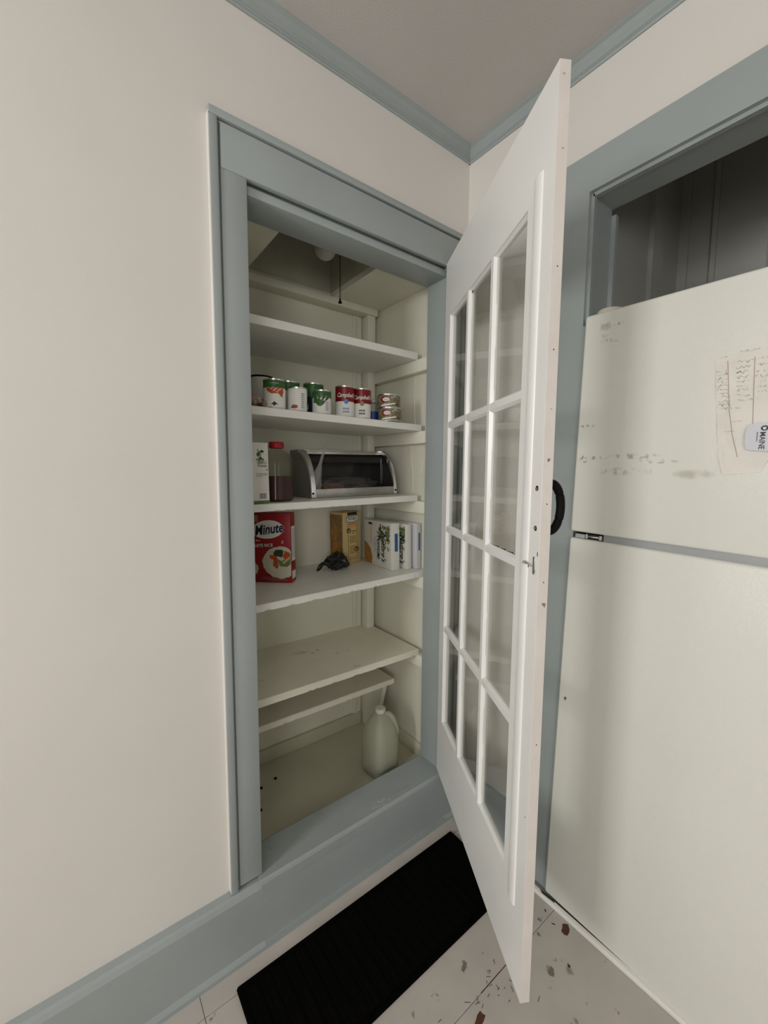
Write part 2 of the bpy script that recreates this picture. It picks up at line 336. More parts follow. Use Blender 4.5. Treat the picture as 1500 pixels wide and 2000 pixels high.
# jambs, stop and soffit
boxo('head_jamb', (OL, .012, 1.975), (OR, .10, 2.0), m_trim, ca, bev=.001)
boxo('head_stop', (OL, -.001, 1.958), (OR, .10, 1.979), m_trim, ca, bev=.002)
boxo('side_jamb', (OL - .02, 0, .195), (OL, .09, 1.99), m_trim, ca, bev=.001)
boxo('side_jamb', (OR, -.002, .195), (OR + .02, .093, 1.99), m_trim, ca, bev=.002)
bm = B(); prism(bm, [(.095, .14), (.095, .197), (.088, .2015), (-.026, .2015), (-.031, .198), (-.033, .191), (-.033, .166), (0, .14)], 'x', OL - .01, OR + .01)
o = obj('sill', bm, mat('sill_paint', (.367, .407, .406), .35, bump=.15, bscale=70, var=.06, vscale=6, blobs=[('XY', -.37, -.01, .05, .02, .5, (.62, .66, .66), 120), ('XY', -.28, .0, .07, .012, .5, (.25, .27, .25), 120), ('XY', -.73, .05, .008, .006, 1, lin((50, 48, 40)), 200)]), ca)
# ---------------------------------------------------------------- fridge alcove casing (trim_4)
cb = S(empty('trim_4', label='blue-grey casing around the fridge alcove'))
def inner(z): return AY if z >= 1.72 else -.405 + (AY + .405) * z / 1.72
bm = B(); prism(bm, [(-.337, 0), (-.337, 2.137), (AY - .0, 2.137), (AY, 1.70), (-.4505, 1.695), (-.4110, 0)], 'x', -.018, 0); obj('side_casing', bm, m_trim, cb)
bm = B(); box(bm, (-.018, AY2 - .1, AZ), (0, AY, 2.137)); obj('head_casing', bm, m_trim, cb)
bm = B(); box(bm, (-.018, AY2 - .1, 0), (0, AY2, AZ)); obj('side_casing', bm, m_trim, cb)
bm = B(); prism(bm, [(-.395, 0), (-.395, AZ + .02), (AY - .004, AZ + .02), (AY - .004, 1.70), (-.4505, 1.695), (-.4110, 0)], 'x', .004, .10); obj('side_jamb', bm, m_trim, cb)
bm = B(); prism(bm, [(-.395, 0), (-.395, AZ + .02), (AY - .008, AZ - .004), (AY - .008, 1.70), (-.4508, 1.695), (-.4112, 0)], 'x', -.006, .008); obj('jamb_bead', bm, m_trim, cb)
bm = B(); box(bm, (.004, AY2, AZ - .004), (.10, AY, AZ + .02)); obj('head_jamb', bm, m_trim, cb)
bm = B(); box(bm, (-.006, AY2, AZ - .009), (.008, AY - .004, AZ + .01)); obj('jamb_bead', bm, m_trim, cb)
bm = B(); prism(bm, [(-.395, 0), (-.395, 2.02), (AY - .016, 2.02), (AY - .016, 1.72), (-.4507, 1.70), (-.4112, 0)], 'x', .10, .115); obj('stop_strip', bm, m_trim, cb)
bm = B(); box(bm, (.004, AY2 - .02, 0), (.10, AY2, AZ)); obj('side_jamb', bm, m_trim, cb)
# alcove behind
bm = B(); box(bm, (.115, -.40, 0), (.74, -.36, 2.75)); box(bm, (.72, AY2 - .05, 0), (.76, -.36, 2.75)); box(bm, (.10, AY2 - .09, 0), (.74, AY2 - .03, 2.75)); box(bm, (.10, AY2 - .05, 2.70), (.74, -.36, 2.74))
box(bm, (.10, AY2 - .04, -.06), (.76, -.36, 0)); box(bm, (.10, AY2 - .05, AZ + .02), (.115, -.36, 2.75))  # floor, and a front panel added to keep world light from leaking in
S(obj('wall_alcove', bm, m_alc, label='dim grey painted walls of the fridge alcove'))
bm = B()
for a, b in ((-.40, -.43), (-.50, -.515), (-.66, -.69), (-.86, -.875)): box(bm, (.708, b, 0), (.72, a, 2.70))
box(bm, (.45, -.415, 0), (.53, -.40, 2.70))
S(obj('trim_5', bm, m_alc, label='vertical battens on the alcove back wall'))

# ---------------------------------------------------------------- pantry interior
PR, PB, PL, PF, PC = -.055, .485, -.83, .150, 1.985
S(boxo('wall_pantry_back', (PL - .03, PB, .05), (PR + .03, PB + .03, 2.3), m_pantry))
S(boxo('wall_pantry_right', (PR, .085, .05), (PR + .03, PB, 2.3), m_pantry))
S(boxo('wall_pantry_left', (PL - .03, .085, .05), (PL, PB, 2.3), m_pantry))
fp = S(empty('floor_pantry'))
boxo('boards', (PL, .085, .10), (PR, PB, PF), m_pfloor, fp)
for x, y in ((-.583, .369), (-.644, .354), (-.682, .258)):
    bm = B(); lathe(bm, [(.0055, 0), (.0055, .003), (.003, .0055)], 12, (x, y, PF)); obj('rubber_plug', bm, m_black, fp, True)
bm = B(); hx0, hx1, hy0, hy1 = -.632, -.288, .115, .452
box(bm, (PL, .085, PC), (hx0, PB, PC + .02)); box(bm, (hx1, .085, PC), (PR, PB, PC + .02)); box(bm, (hx0, hy1, PC), (hx1, PB, PC + .02)); box(bm, (hx0, .085, PC), (hx1, hy0, PC + .02))
S(obj('ceiling_pantry', bm, m_pantry, label='cream pantry ceiling with a square hatch'))
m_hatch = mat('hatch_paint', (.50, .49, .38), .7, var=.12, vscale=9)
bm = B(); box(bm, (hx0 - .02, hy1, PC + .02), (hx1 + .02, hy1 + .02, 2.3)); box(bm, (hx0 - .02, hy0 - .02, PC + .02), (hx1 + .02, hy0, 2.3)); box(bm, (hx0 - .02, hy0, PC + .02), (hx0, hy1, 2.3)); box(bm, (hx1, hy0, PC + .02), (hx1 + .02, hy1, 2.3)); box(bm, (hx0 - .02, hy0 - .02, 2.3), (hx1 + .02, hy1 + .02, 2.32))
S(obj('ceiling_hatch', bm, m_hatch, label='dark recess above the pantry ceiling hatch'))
S(boxo('trim_6', (PL, .425, 1.958), (-.075, PB, PC), m_pantry, bev=.002, label='cream ledge board along the top of the pantry back wall'))
# corner post and mouldings in the back right corner
pp = S(empty('trim_7', label='cream corner post with moulded edge at the pantry back'))
boxo('corner_post', (-.118, .435, PF), (-.080, PB, 1.958), m_pantry, pp, bev=.002)
for a, b, d in ((-.165, -.155, .008), (-.155, -.149, .012), (-.147, -.141, .012), (-.141, -.122, .007)): boxo('moulding', (a, PB - d, PF + .05), (b, PB, 1.958), m_pantry, pp, bev=.002)
S(boxo('trim_8', (PL, PB - .014, PF), (-.125, PB, PF + .055), m_pfloor, bev=.003, label='low cream skirting inside the pantry'))
S(boxo('trim_9', (PR - .012, .095, PF), (PR, PB - .05, PF + .055), m_pfloor, bev=.003))
bm = B(); tube(bm, [(PR - .001, .20, 1.70), (PR - .003, .205, 1.60), (PR - .002, .203, 1.52), (PR - .001, .20, 1.49)], .0022)
tube(bm, [(PR - .001, .215, 1.44), (PR - .003, .222, 1.38), (PR - .002, .21, 1.30), (PR - .001, .212, 1.23)], .0022); tube(bm, [(PR - .001, .14, 1.44), (PR - .002, .15, 1.38), (PR - .001, .165, 1.30)], .0018)
S(obj('trim_10', bm, m_pantry, smooth=True, label='painted-over wire runs on the pantry right wall'))

# shelves
def shelf(yf, i_, x1, th, label, m, seed=0, chips=0, yb=PB, cleat=True, xl=PL):
    e = empty('pantry_shelf', (0, 0, 0), label=label, cat='shelf', group='white pantry shelves')
    rnd = random.Random(seed); n = 90 if chips else 2; bm = B(); rows = []; z = zat(i_, PR)
    cy, cz = yf, z
    for i in range(n + 1):
        x = xl + (x1 - xl) * i / n; c = 0; z = zat(i_, x)
        if chips and rnd.random() < chips: c = rnd.uniform(.001, .004)
        t2 = rnd.uniform(0, .0008) if chips else 0
        rows.append([bm.verts.new(p) for p in ((x, yb, z), (x, yf + .0025, z), (x, yf, z - .002 - t2), (x, yf + c * .3, z - th + .001 + c), (x, yf + .002 + c, z - th), (x, yb, z - th))])
    for i in range(n):
        for k in range(6): bm.faces.new((rows[i][k], rows[i][(k + 1) % 6], rows[i + 1][(k + 1) % 6], rows[i + 1][k]))
    bm.faces.new(rows[0]); bm.faces.new(rows[-1][::-1]); obj('board', bm, m, e)
    z = zat(i_, -.09)
    if cleat:
        boxo('cleat', (-.088, .098, z - th - .046), (PR, .434, z - th), m_pantry, e, bev=.003)
        z = zat(i_, PL)
        boxo('cleat', (PL, .098, z - th - .046), (PL + .03, .434, z - th), m_pantry, e, bev=.003)
    return e
Z = [1.7497, 1.4866, 1.2122, .9219, .6143, .4444]     # shelf heights, and how much each board climbs towards the right
SLOPE = [.0045, -.0083, .0184, .0205, -.0064, -.0096]
def zat(i, x): return Z[i] + SLOPE[i] * (x + .408)
shelf(.160, 0, -.083, .0265, 'empty white shelf nearest the pantry ceiling', m_shelf)
shelf(.138, 1, -.079, .0245, 'white shelf carrying the row of food cans', m_shelf)
shelf(.150, 2, -.083, .0230, 'white shelf carrying the steel bread box', m_shelf, 5, .12)
shelf(.116, 3, -.062, .0230, 'white shelf with chipped edge under the rice box', m_shelf, 8, .22)
shelf(.130, 4, -.083, .0235, 'empty white shelf with dark smudges on its top', m_shelf4, 3, .10)
low = shelf(.262, 5, -.100, .0220, 'short lowest white shelf set back above the plastic jug', m_shelf5, 6, .08, cleat=False)
bm = B(); prism(bm, [(.292, Z[5] - .022), (.330, .290), (.352, PF), (.420, PF), (.420, Z[5] - .022)], 'x', -.128, -.108); obj('support_board', bm, m_pantry, low)

# bulb and pull chain
lb = empty('pantry_light', (-.423, .25, 2.3), label='round frosted bulb in the pantry ceiling hatch', cat='light')
bm = B(); lathe(bm, [(.045, 0), (.045, -.02), (.018, -.03), (.018, -.18), (.024, -.185), (.024, -.205), (.02, -.21)], 24); obj('socket', bm, m_cream, lb, True)
bm = B(); R0 = .037; lathe(bm, [(.016, -.205), (.016, -.214)] + [(R0 * math.sin(a), -.250 + R0 * math.cos(a)) for a in [k * PI / 12 for k in range(2, 12)]] + [(.001, -.287)], 24)
obj('bulb', bm, mat('frosted_bulb', (.62, .62, .58), .4, trans=.2), lb, True)
ch = empty('pull_chain', (-.372, .24, 2.12), label='thin black pull chain hanging below the pantry hatch', cat='chain')
bm = B(); tube(bm, [(-.05, .01, .02), (-.01, 0, .02), (0, 0, .012), (0, 0, -.222)], .0012, 6); obj('cord', bm, m_black, ch)
bm = B()
for k in range(26): bmesh.ops.create_icosphere(bm, subdivisions=1, radius=.0021, matrix=Matrix.Translation((0, 0, -.01 - k * .0082)))
obj('chain_beads', bm, m_black, ch, kind='stuff')
bm = B(); lathe(bm, [(.001, .0), (.0025, -.003), (.004, -.011), (.0065, -.014), (.0065, -.017), (.001, -.017)], 14, (0, 0, -.220)); obj('bell_pull', bm, m_black, ch, True)

# ---------------------------------------------------------------- the glazed door
dr = S(empty('door_1', (-.11765, -.01586, 0), (0, 0, -2.0948), label='white glazed pantry door with twelve panes, standing open'))
TH = .0205; Z0, Z1 = .2175, 1.9875; SL, SR = .055, .5885; W_ = .6875; GT, GB = 1.808, .430
boxo('stile', (0, 0, Z0), (SL, TH, Z1), m_door, dr)
bm = B(); box(bm, (SR, 0, Z0), (W_, TH, Z1), bev=.0003, seg=1)
for f in bm.faces:
    if f.normal.x > .9: f.material_index = 1
obj('stile', bm, [m_door, m_edge], dr, True)
boxo('rail', (SL, .0, GT), (SR, TH, Z1), m_door, dr)
boxo('rail', (SL, .0, Z0), (SR, TH, GB), m_door, dr)
bm = B()   # rounded strip planted on the lock stile
prism(bm, [(.615, 0.0)] + [(.631 + .016 * math.cos(a), -.0042 * math.sin(a)) for a in [PI - k * PI / 8 for k in range(0, 9)]], 'z', .392, 1.842)
obj('cover_strip', bm, m_door, dr, True)
xs = [SL, .220, .237, .4005, .4175, SR]; zs = [GB, .760, .777, 1.107, 1.124, 1.452, 1.469, GT]
def vbar(x0, x1, z0, z1, nm='muntin'):
    c = (x0 + x1) / 2; bm = B()
    prism(bm, [(x0 + .001, .0006), (x1 - .001, .0006), (x1, .002), (x1 + .005, .0085), (x1 + .005, .0125), (x1, TH - .002), (x0, TH - .002), (x0 - .005, .0125), (x0 - .005, .0085), (x0, .002)], 'z', z0, z1)
    return obj(nm, bm, m_door, dr)
def hbar(z0, z1, x0, x1, nm='muntin'):
    bm = B()
    prism(bm, [(.0009, z0 + .001), (.0009, z1 - .001), (.002, z1), (.0085, z1 + .005), (.0125, z1 + .005), (TH - .0023, z1), (TH - .0023, z0), (.0125, z0 - .005), (.0085, z0 - .005), (.002, z0)], 'x', x0, x1)
    return obj(nm, bm, m_door, dr)
for a, b in ((xs[1], xs[2]), (xs[3], xs[4])): vbar(a, b, GB - .001, GT + .001)
for a, b in ((zs[1], zs[2]), (zs[3], zs[4]), (zs[5], zs[6])):
    for c, d in ((xs[0], xs[1]), (xs[2], xs[3]), (xs[4], xs[5])): hbar(a, b, c - .001, d + .001)
def stick(pr, ax, a, b): bm = B(); prism(bm, pr, ax, a, b); obj('glazing_bead', bm, m_door, dr)
stick([(SL - .002, .001), (SL, .002), (SL + .005, .0085), (SL + .005, .0125), (SL, TH - .002), (SL - .002, TH - .002)], 'z', GB, GT)
stick([(SR + .002, .001), (SR, .002), (SR - .005, .0085), (SR - .005, .0125), (SR, TH - .002), (SR + .002, TH - .002)], 'z', GB, GT)
stick([(.001, GT + .002), (.002, GT), (.0085, GT - .005), (.0125, GT - .005), (TH - .002, GT), (TH - .002, GT + .002)], 'x', SL, SR)
stick([(.001, GB - .002), (.002, GB), (.0085, GB + .005), (.0125, GB + .005), (TH - .002, GB), (TH - .002, GB - .002)], 'x', SL, SR)
pm = {}
for c, d in ((xs[0], xs[1]), (xs[2], xs[3]), (xs[4], xs[5])):
    for a, b in ((zs[0], zs[1]), (zs[2], zs[3]), (zs[4], zs[5]), (zs[6], zs[7])):
        boxo('pane', (c + .003, .0092, a + .003), (d - .003, .0118, b - .003), m_glass, dr)
# iron pull on the far face, its bolt ends and the latch hook
bm = B(); n = 20; rings = []
pts = [(.667, TH + .0015, 1.290)] + [(.667, TH + .003 + .0265 * math.sin(PI * k / n) ** .8, 1.2385 + .046 * math.cos(PI * k / n)) for k in range(1, n)] + [(.667, TH + .0015, 1.187)]
tube(bm, pts, [.004] + [.008] * (len(pts) - 2) + [.004], 10); box(bm, (.655, TH, 1.274), (.679, TH + .003, 1.298), bev=.001); box(bm, (.655, TH, 1.179), (.679, TH + .003, 1.203), bev=.001)
obj('handle', bm, m_black, dr, True, label='black iron arched pull handle')
for z in (1.2733, 1.2): bm = B(); lathe(bm, [(.0038, 0), (.0038, .0012), (.002, .002)], 12); bmesh.ops.rotate(bm, verts=bm.verts, matrix=Matrix.Rotation(PI / 2, 3, 'X')); bmesh.ops.translate(bm, verts=bm.verts, vec=(.6695, 0, z)); obj('bolt', bm, m_steel, dr, True)
bm = B(); lathe(bm, [(.0052, 0), (.0052, .0004), (.0038, .0004)], 9); bmesh.ops.rotate(bm, verts=bm.verts, matrix=Matrix.Rotation(PI / 2, 3, 'X')); v = bm.copy()
bmesh.ops.translate(bm, verts=bm.verts, vec=(.6705, -.0001, 1.2745)); bmesh.ops.translate(v, verts=v.verts, vec=(.6705, -.0001, 1.1995)); obj('chipped_paint', bm, m_chip, dr); obj('chipped_paint', v, m_chip, dr)
hk = boxo('latch_hook', (.668, -.002, 1.112), (.6745, 0, 1.145), m_steel, dr, bev=.0008)
bm = B(); tube(bm, [(.671, -.003, 1.128), (.665, -.006, 1.129), (.655, -.007, 1.131), (.648, -.006, 1.132), (.645, -.003, 1.130)], .0016, 8); lathe(bm, [(.0045, 0), (.0045, .004), (.002, .006)], 12, (.643, -.005, 1.127)); obj('hook_arm', bm, m_chrome, hk, True)
polys([ell(.672, 1.118, .003, .004, 7, .3, 2), ell(.670, 1.142, .004, .004, 7, .3, 3), ell(.648, 1.122, .003, .002, 7, .3, 5), ell(.682, 1.152, .0015, .005, 6, .3, 6), ell(.642, 1.164, .002, .002, 6, .3, 7), ell(.676, .62, .0016, .0016, 6, .2, 1)], lambda x, y: Vector((x, -.0003, y)), 'chipped_paint', m_chip, dr)
for z in (1.246, 1.52, 1.66, .78, 1.10): poly(ell(TH * .55, z, .0012, .0014, 7, .2, 1), lambda x, y: Vector((W_ + .0002, x, y)), 'nail_hole', m_chip, dr)
cr = [rect(xs[2] + .0052, z, xs[2] + .0058, z + .11) for z in (.44, .63, .80, .99, 1.15, 1.3, 1.5, 1.62)] + [rect(xs[4] + .0052, z, xs[4] + .0058, z + .1) for z in (.46, .6, .84, .95, 1.14, 1.26, 1.50, 1.7)] + [rect(xs[4] + .03 + k * .013, 1.1292, xs[4] + .04 + k * .013, 1.1305 + .001 * (k % 3)) for k in range(10)] + [rect(xs[2] + .004, 1.798, xs[2] + .014, 1.8035)]
polys(cr, lambda x, y: Vector((x, .0081, y)), 'paint_crack', m_chip, dr)

# ---------------------------------------------------------------- fridge
fr = empty('refrigerator', (-.039, -.4125, 0), (.0235, 0, -.0126), label='white top-freezer refrigerator standing in the blue-framed alcove', cat='refrigerator')
FZ0, FZT, G1, G2, FW = .0195, 1.716, 1.145, 1.1272, .76
boxo('freezer_door', (0, -FW, G1), (.062, 0, FZT), m_fridge_top, fr, bev=.007, seg=3)
boxo('fridge_door', (0, -FW, FZ0 - .002), (.062, 0, G2), m_fridge, fr, bev=.007, seg=3)
boxo('cabinet', (.064, -FW + .006, FZ0 + .02), (.66, -.008, FZT - .012), m_fridge, fr, bev=.004)
boxo('gasket', (.012, -FW + .01, G2 - .006), (.064, -.085, G1 + .006), m_gasket, fr, bev=.004, label='grey band between the two doors')
hg = boxo('hinge', (.010, -.085, G2 + .003), (.060, -.012, G1 - .004), m_blackgloss, fr, bev=.001)
boxo('hinge_plate', (.004, -.080, G2 + .006), (.030, -.040, G2 + .010), m_chrome, hg, bev=.001)
boxo('hinge_plate', (.004, -.040, G2 + .001), (.030, -.014, G2 + .012), m_gasket, hg, bev=.001)
for y in (-.045, -.082): bm = B(); lathe(bm, [(.0045, 0), (.0045, .010), (.002, .012)], 12, (.006, y, G2 + .003)); obj('screw', bm, m_chrome, hg, True)
bm = B(); lathe(bm, [(.034, 0), (.034, .006), (.030, .012), (.015, .016), (.002, .017)], 24, (.045, -.045, FZT), sx=1.1, sy=1.0); obj('hinge_cover', bm, m_cream, fr, True)
boxo('toe_grille', (.02, -FW, .004), (.05, 0, FZ0 - .003), m_blackgloss, fr)
# handles on the opening side, outside the frame
for a, b in ((G1 + .03, G1 + .33), (G2 - .45, G2 - .03)): boxo('handle', (-.035, -FW + .02, a), (-.001, -FW + .045, b), m_fridge, fr, bev=.008)
# white strip on the floor in front of the fridge
bm = B(); prism(bm, [(-.052, 0), (-.052, .007), (-.049, .012), (-.0405, .014), (-.0405, 0)], 'y', -1.25, -.345)
S(obj('trim_11', bm, m_shelf, label='narrow white floor strip along the fridge'))
poly([(-.0475, -.412), (-.0412, -.400), (-.0410, -.448), (-.0442, -.452)], lambda x, y: Vector((x, y, .0145)), 'x', m_chip, bpy.data.objects['trim_11']).name = 'dark_gap'

# note and magnet on the freezer door
m_note = mat('ruled_note_paper', (.84, .81, .745), .6, var=.05, vscale=20)
def fmap(eps): return lambda x, y: Vector((-eps, x, y))
fmat = fr.matrix_basis
def fridge_child(nm, **k):
    e = empty(nm, (-.039, -.4125, 0), (.0235, 0, -.0126), **k); return e
nt = fridge_child('paper_note', label='crumpled handwritten list held by a magnet on the freezer', cat='note')
# outline in fridge coordinates: y = -(distance from left edge)
Q = [(-.293, 1.566), (-.372, 1.572), (-.480, 1.578), (-.480, 1.325), (-.425, 1.322), (-.372, 1.302), (-.330, 1.2985), (-.327, 1.345), (-.318, 1.347), (-.306, 1.46)]
Q = [(-.293, 1.553), (-.328, 1.558), (-.450, 1.556), (-.470, 1.345), (-.398, 1.345), (-.386, 1.3165), (-.3265, 1.3105), (-.3205, 1.349), (-.3150, 1.350), (-.303, 1.49)]
bm = B(); f = bm.faces.new([bm.verts.new((0, p[0], p[1])) for p in Q]); bmesh.ops.triangulate(bm, faces=[f])
for _ in range(3): bmesh.ops.subdivide_edges(bm, edges=bm.edges[:], cuts=1, use_grid_fill=True)
rn = random.Random(2)
for v in bm.verts: v.co.x = -.0016 - .0011 * math.sin(v.co.z * 70 + v.co.y * 30) - (.004 * max(0, (-.40 - v.co.y) / .03) if v.co.z < 1.36 and v.co.y < -.40 else 0) - rn.uniform(0, .0004)
obj('sheet', bm, m_note, nt, True)
m_pen = mat('pencil_ink', lin((118, 106, 100)), .7); m_penr = mat('red_pen_line', lin((165, 118, 112)), .7); m_pend = mat('dark_pen_ink', lin((70, 62, 62)), .7)
e1 = .0034
def mir(l): return [[(-x, y) for x, y in q] for q in l]
ln = []
for k, (x, y, wd, h) in enumerate([(.3205, 1.5385, .034, .007), (.330, 1.5285, .022, .007), (.362, 1.540, .022, .006), (.364, 1.529, .020, .006), (.362, 1.517, .022, .007), (.362, 1.506, .022, .007), (.298, 1.5535, .016, .003), (.333, 1.560, .030, .003),
                                   (.331, 1.518, .024, .007), (.331, 1.509, .024, .007), (.333, 1.500, .018, .005), (.333, 1.491, .018, .005), (.335, 1.483, .016, .005), (.366, 1.496, .016, .006), (.367, 1.486, .014, .005), (.368, 1.476, .012, .006), (.335, 1.474, .009, .005), (.345, 1.470, .012, .006), (.338, 1.463, .022, .006), (.367, 1.464, .012, .006), (.336, 1.447, .006, .002), (.333, 1.42, .014, .001), (.322, 1.40, .016, .001)]):
    ln += scribble(x, y, wd, h, k + 3, .0006)
polys(mir(ln), fmap(e1), 'handwriting', m_pen, nt, kind='stuff')
ln = []
for k in range(11): ln += scribble(.2965 + .0012 * k, 1.526 - k * .0078, .017 if k < 8 else .021, .0065, 50 + k, .0006)
ln += scribble(.331, 1.519, .006, .005, 90, .0012)
polys(mir(ln), fmap(e1), 'handwriting', m_pend, nt, kind='stuff')
polys(mir([[(.3146, 1.545), (.3153, 1.545), (.3265, 1.445), (.3258, 1.445)], [(.3258, 1.445), (.3265, 1.445), (.3364, 1.392), (.3357, 1.392)], [(.3357, 1.392), (.3364, 1.392), (.3488, 1.347), (.3481, 1.347)], [(.3576, 1.545), (.3583, 1.545), (.3622, 1.48), (.3615, 1.48)], [(.3615, 1.48), (.3622, 1.48), (.367, 1.413), (.3663, 1.413)]]), fmap(e1), 'column_line', m_penr, nt)
mg = fridge_child('fridge_magnet', label='white rounded magnet lettered MAINE pinning the note', cat='magnet')
bm = B()
prism(bm, [(-.3574, 1.392), (-.3590, 1.371), (-.3615, 1.363), (-.367, 1.3605), (-.455, 1.353), (-.450, 1.4145), (-.370, 1.4135), (-.3625, 1.411), (-.359, 1.404)], 'x', -.0075, -.0045)
obj('magnet_body', bm, mat('magnet_white', (.66, .67, .72), .35), mg)
mm_ = lambda x, y: Vector((-.0079, -.3845 - y, 1.3965 - x))      # lettering runs downwards
text('MAINE', .0125, mm_, 'lettering', m_navy, mg, sx=.92, align='LEFT', off=.0002)
mm2 = lambda x, y: Vector((-.0079, -.3765 - y, 1.3965 - x))
polys([[(q * .0019, -.001), (q * .0019 + .0011, -.001), (q * .0019 + .0015, .001), (q * .0019 + .0004, .001)] for q in range(10)], mm2, 'small_print', m_navy, mg)
poly(ell(-.3865, 1.4035, .0058, .0052, 18), fmap(.0079), 'emblem', m_navy, mg); poly([(-.3838, 1.4055), (-.3892, 1.4055), (-.3887, 1.402), (-.3865, 1.400), (-.3843, 1.402)], fmap(.0082), 'emblem_shield', m_white, mg)

# ---------------------------------------------------------------- black door mat
mt = empty('door_mat', (-.49, -.21, 0), label='long black ribbed rubber mat below the pantry sill', cat='mat')
boxo('backing', (-.385, -.128, 0), (.385, .128, .006), m_mat, mt, bev=.002)
bm = B(); box(bm, (-.37, -.114, .006), (.37, .114, .0085)); obj('field', bm, m_matrib, mt)
for s in (-1, 1): boxo('border', (-.383, s * .121 - .006, .006), (.383, s * .121 + .006, .0105), m_mat, mt, bev=.0015)
for s in (-1, 1): boxo('border', (s * .377 - .006, -.115, .006), (s * .377 + .006, .115, .0105), m_mat, mt, bev=.0015)
rb = None
for k in range(22):
    if rb is None: rb = boxo('rib', (-.008, -.110, .0085), (.008, .110, .0105), m_matrib, mt, bev=.001); o = rb
    else: o = bpy.data.objects.new('rib', rb.data); link(o, mt)
    o.location = (-.345 + k * .0329, 0, 0)

# ---------------------------------------------------------------- cans
def face_angle(x, y): return math.atan2(CAM.y - y, CAM.x - x)
def can(name, x, y, z, r, h, label, bands, group=None, turn=0.0, cat='can', rim=True):
    """bands: [(fraction of height, material)] from the bottom up"""
    z += zat(1, x) - Z[1]; e = empty(name, (x, y, z), (0, -SLOPE[1], 0), label=label, cat=cat, group=group); ms = [m_tin] + [b[1] for b in bands]
    prof = [(r * .93, 0.0005), (r, 0.0), (r, .002), (r * .975, .004)]; mis = [0, 0, 0]; z0 = .004; top = h - .004
    for i, (fr_, m) in enumerate(bands):
        z1 = .004 + (top - .004) * fr_; prof.append((r * .975, z1)); mis.append(i + 1)
    prof += [(r, h - .002), (r, h), (r * .95, h), (r * .93, h - .003)]; mis += [0, 0, 0, 0]
    bm = B(); lathe(bm, prof, 40, mis=mis); obj('can_body', bm, ms, e, True)
    return e, face_angle(x, y) + turn
ZC = Z[1]
G_ = 'food cans on the can shelf'
def campbell(x, y, turn, label, medal, words_):
    e, a = can('soup_can', x, y, ZC, .0332, .102, label, [(.50, m_white), (1.0, m_red)], G_, turn)
    cm = can_map((0, 0, 0), .0332 * .975 + .0004, a); cm2 = can_map((0, 0, 0), .0332 * .975 + .0008, a)
    text("Campbell's", .0195, lambda u, v: cm(u, v + .071), 'lettering', m_white, e, shear=.45, off=.0003, sx=.82, cuts=2)
    poly(ell(.0, .050, .0075, .0078, 20), cm2, 'medallion', medal, e, 1)
    polys([[(-.011 + q * .0045, z0), (-.008 + q * .0045, z0), (-.0072 + q * .0045, z0 + .006), (-.0102 + q * .0045, z0 + .006)] for z0 in (.024, .014) for q in range(5)], cm, 'small_print', m_ink if medal is m_gold else m_skyblue, e)
campbell(-.388, .185, .14, 'red and white soup can with a light blue medallion', m_skyblue, ('Classic', 'Soup'))
campbell(-.3215, .182, .05, 'red and white soup can with a bronze medallion, right of its twin', m_gold, ('FRENCH', 'ONION'))
# vegetables and beans
e, a = can('vegetable_can', -.642, .175, ZC, .0335, .086, 'green-topped can with orange vegetable picture, in front of the plain tall can', [(.72, m_white), (1.0, m_green)], G_)
cm = can_map((0, 0, 0), .0335 * .975 + .0004, a)
poly([(-.025, .060), (.028, .060), (.030, .050), (.024, .036), (.010, .044), (-.008, .042), (-.022, .050)], cm, 'picture', m_orange, e, 2)
poly([(.012, .046), (.026, .040), (.028, .034), (.018, .036)], cm, 'picture_leaf', m_leaf, e, 1); poly([(-.012, .010), (0, .020), (.012, .010), (.004, .012), (0, .006), (-.006, .012)], cm, 'emblem', m_ink, e, 1)
polys([rect(-.014 + q * .004, .071, -.0112 + q * .004, .0745) for q in range(7)], cm, 'small_print', m_palegreen, e)
e, a = can('vegetable_can', -.556, .262, ZC, .0350, .106, 'green-topped can half hidden behind the all-white can', [(.72, m_white), (1.0, m_green)], G_)
cm = can_map((0, 0, 0), .035 * .975 + .0004, a); poly([(-.03, .002), (-.03, .05), (-.022, .046), (-.012, .02), (.002, .002)], cm, 'picture', m_leaf, e, 2)
e, a = can('vegetable_can', -.566, .178, ZC, .0310, .073, 'small all-white can with a nutrition panel facing out', [(1.0, m_white)], G_)
cm = can_map((0, 0, 0), .031 * .975 + .0004, a); polys([rect(.012, .010 + k * .006, .024, .013 + k * .006) for k in range(8)], cm, 'small_print', mat('grey_print', lin((150, 150, 152)), .6), e, 1)
poly([(-.022, .010), (-.006, .008), (.002, .012), (.0, .018), (-.014, .020)], cm, 'picture', mat('dull_red_print', lin((165, 70, 60)), .5), e, 1)
e, a = can('vegetable_can', -.470, .255, ZC, .0350, .111, 'tall can with green top and dark blue lower label', [(.60, m_navy), (1.0, m_green)], G_)
cm = can_map((0, 0, 0), .035 * .975 + .0004, a); polys([[(-.026, .02), (-.018, .04), (-.016, .04), (-.022, .02)], [(-.026, .02), (-.016, .03), (-.015, .028), (-.024, .018)]], cm, 'print_mark', m_white, e, 1)
e, a = can('vegetable_can', -.480, .178, ZC, .0310, .076, 'small can with green top and a leafy green picture', [(.70, m_white), (1.0, m_green)], G_)
cm = can_map((0, 0, 0), .031 * .975 + .0004, a)
poly([(-.03, .054), (.020, .054), (.024, .049), (.012, .040), (.005, .030), (-.004, .024), (-.012, .026), (-.020, .034), (-.03, .036)], cm, 'picture', m_green, e, 2)
polys([rect(-.03, .0555, .030, .0567)], cm, 'white_line', m_white, e, 2); polys([rect(.012, .012 + k * .006, .024, .015 + k * .006) for k in range(5)], cm, 'small_print', MATS['grey_print'], e, 1)
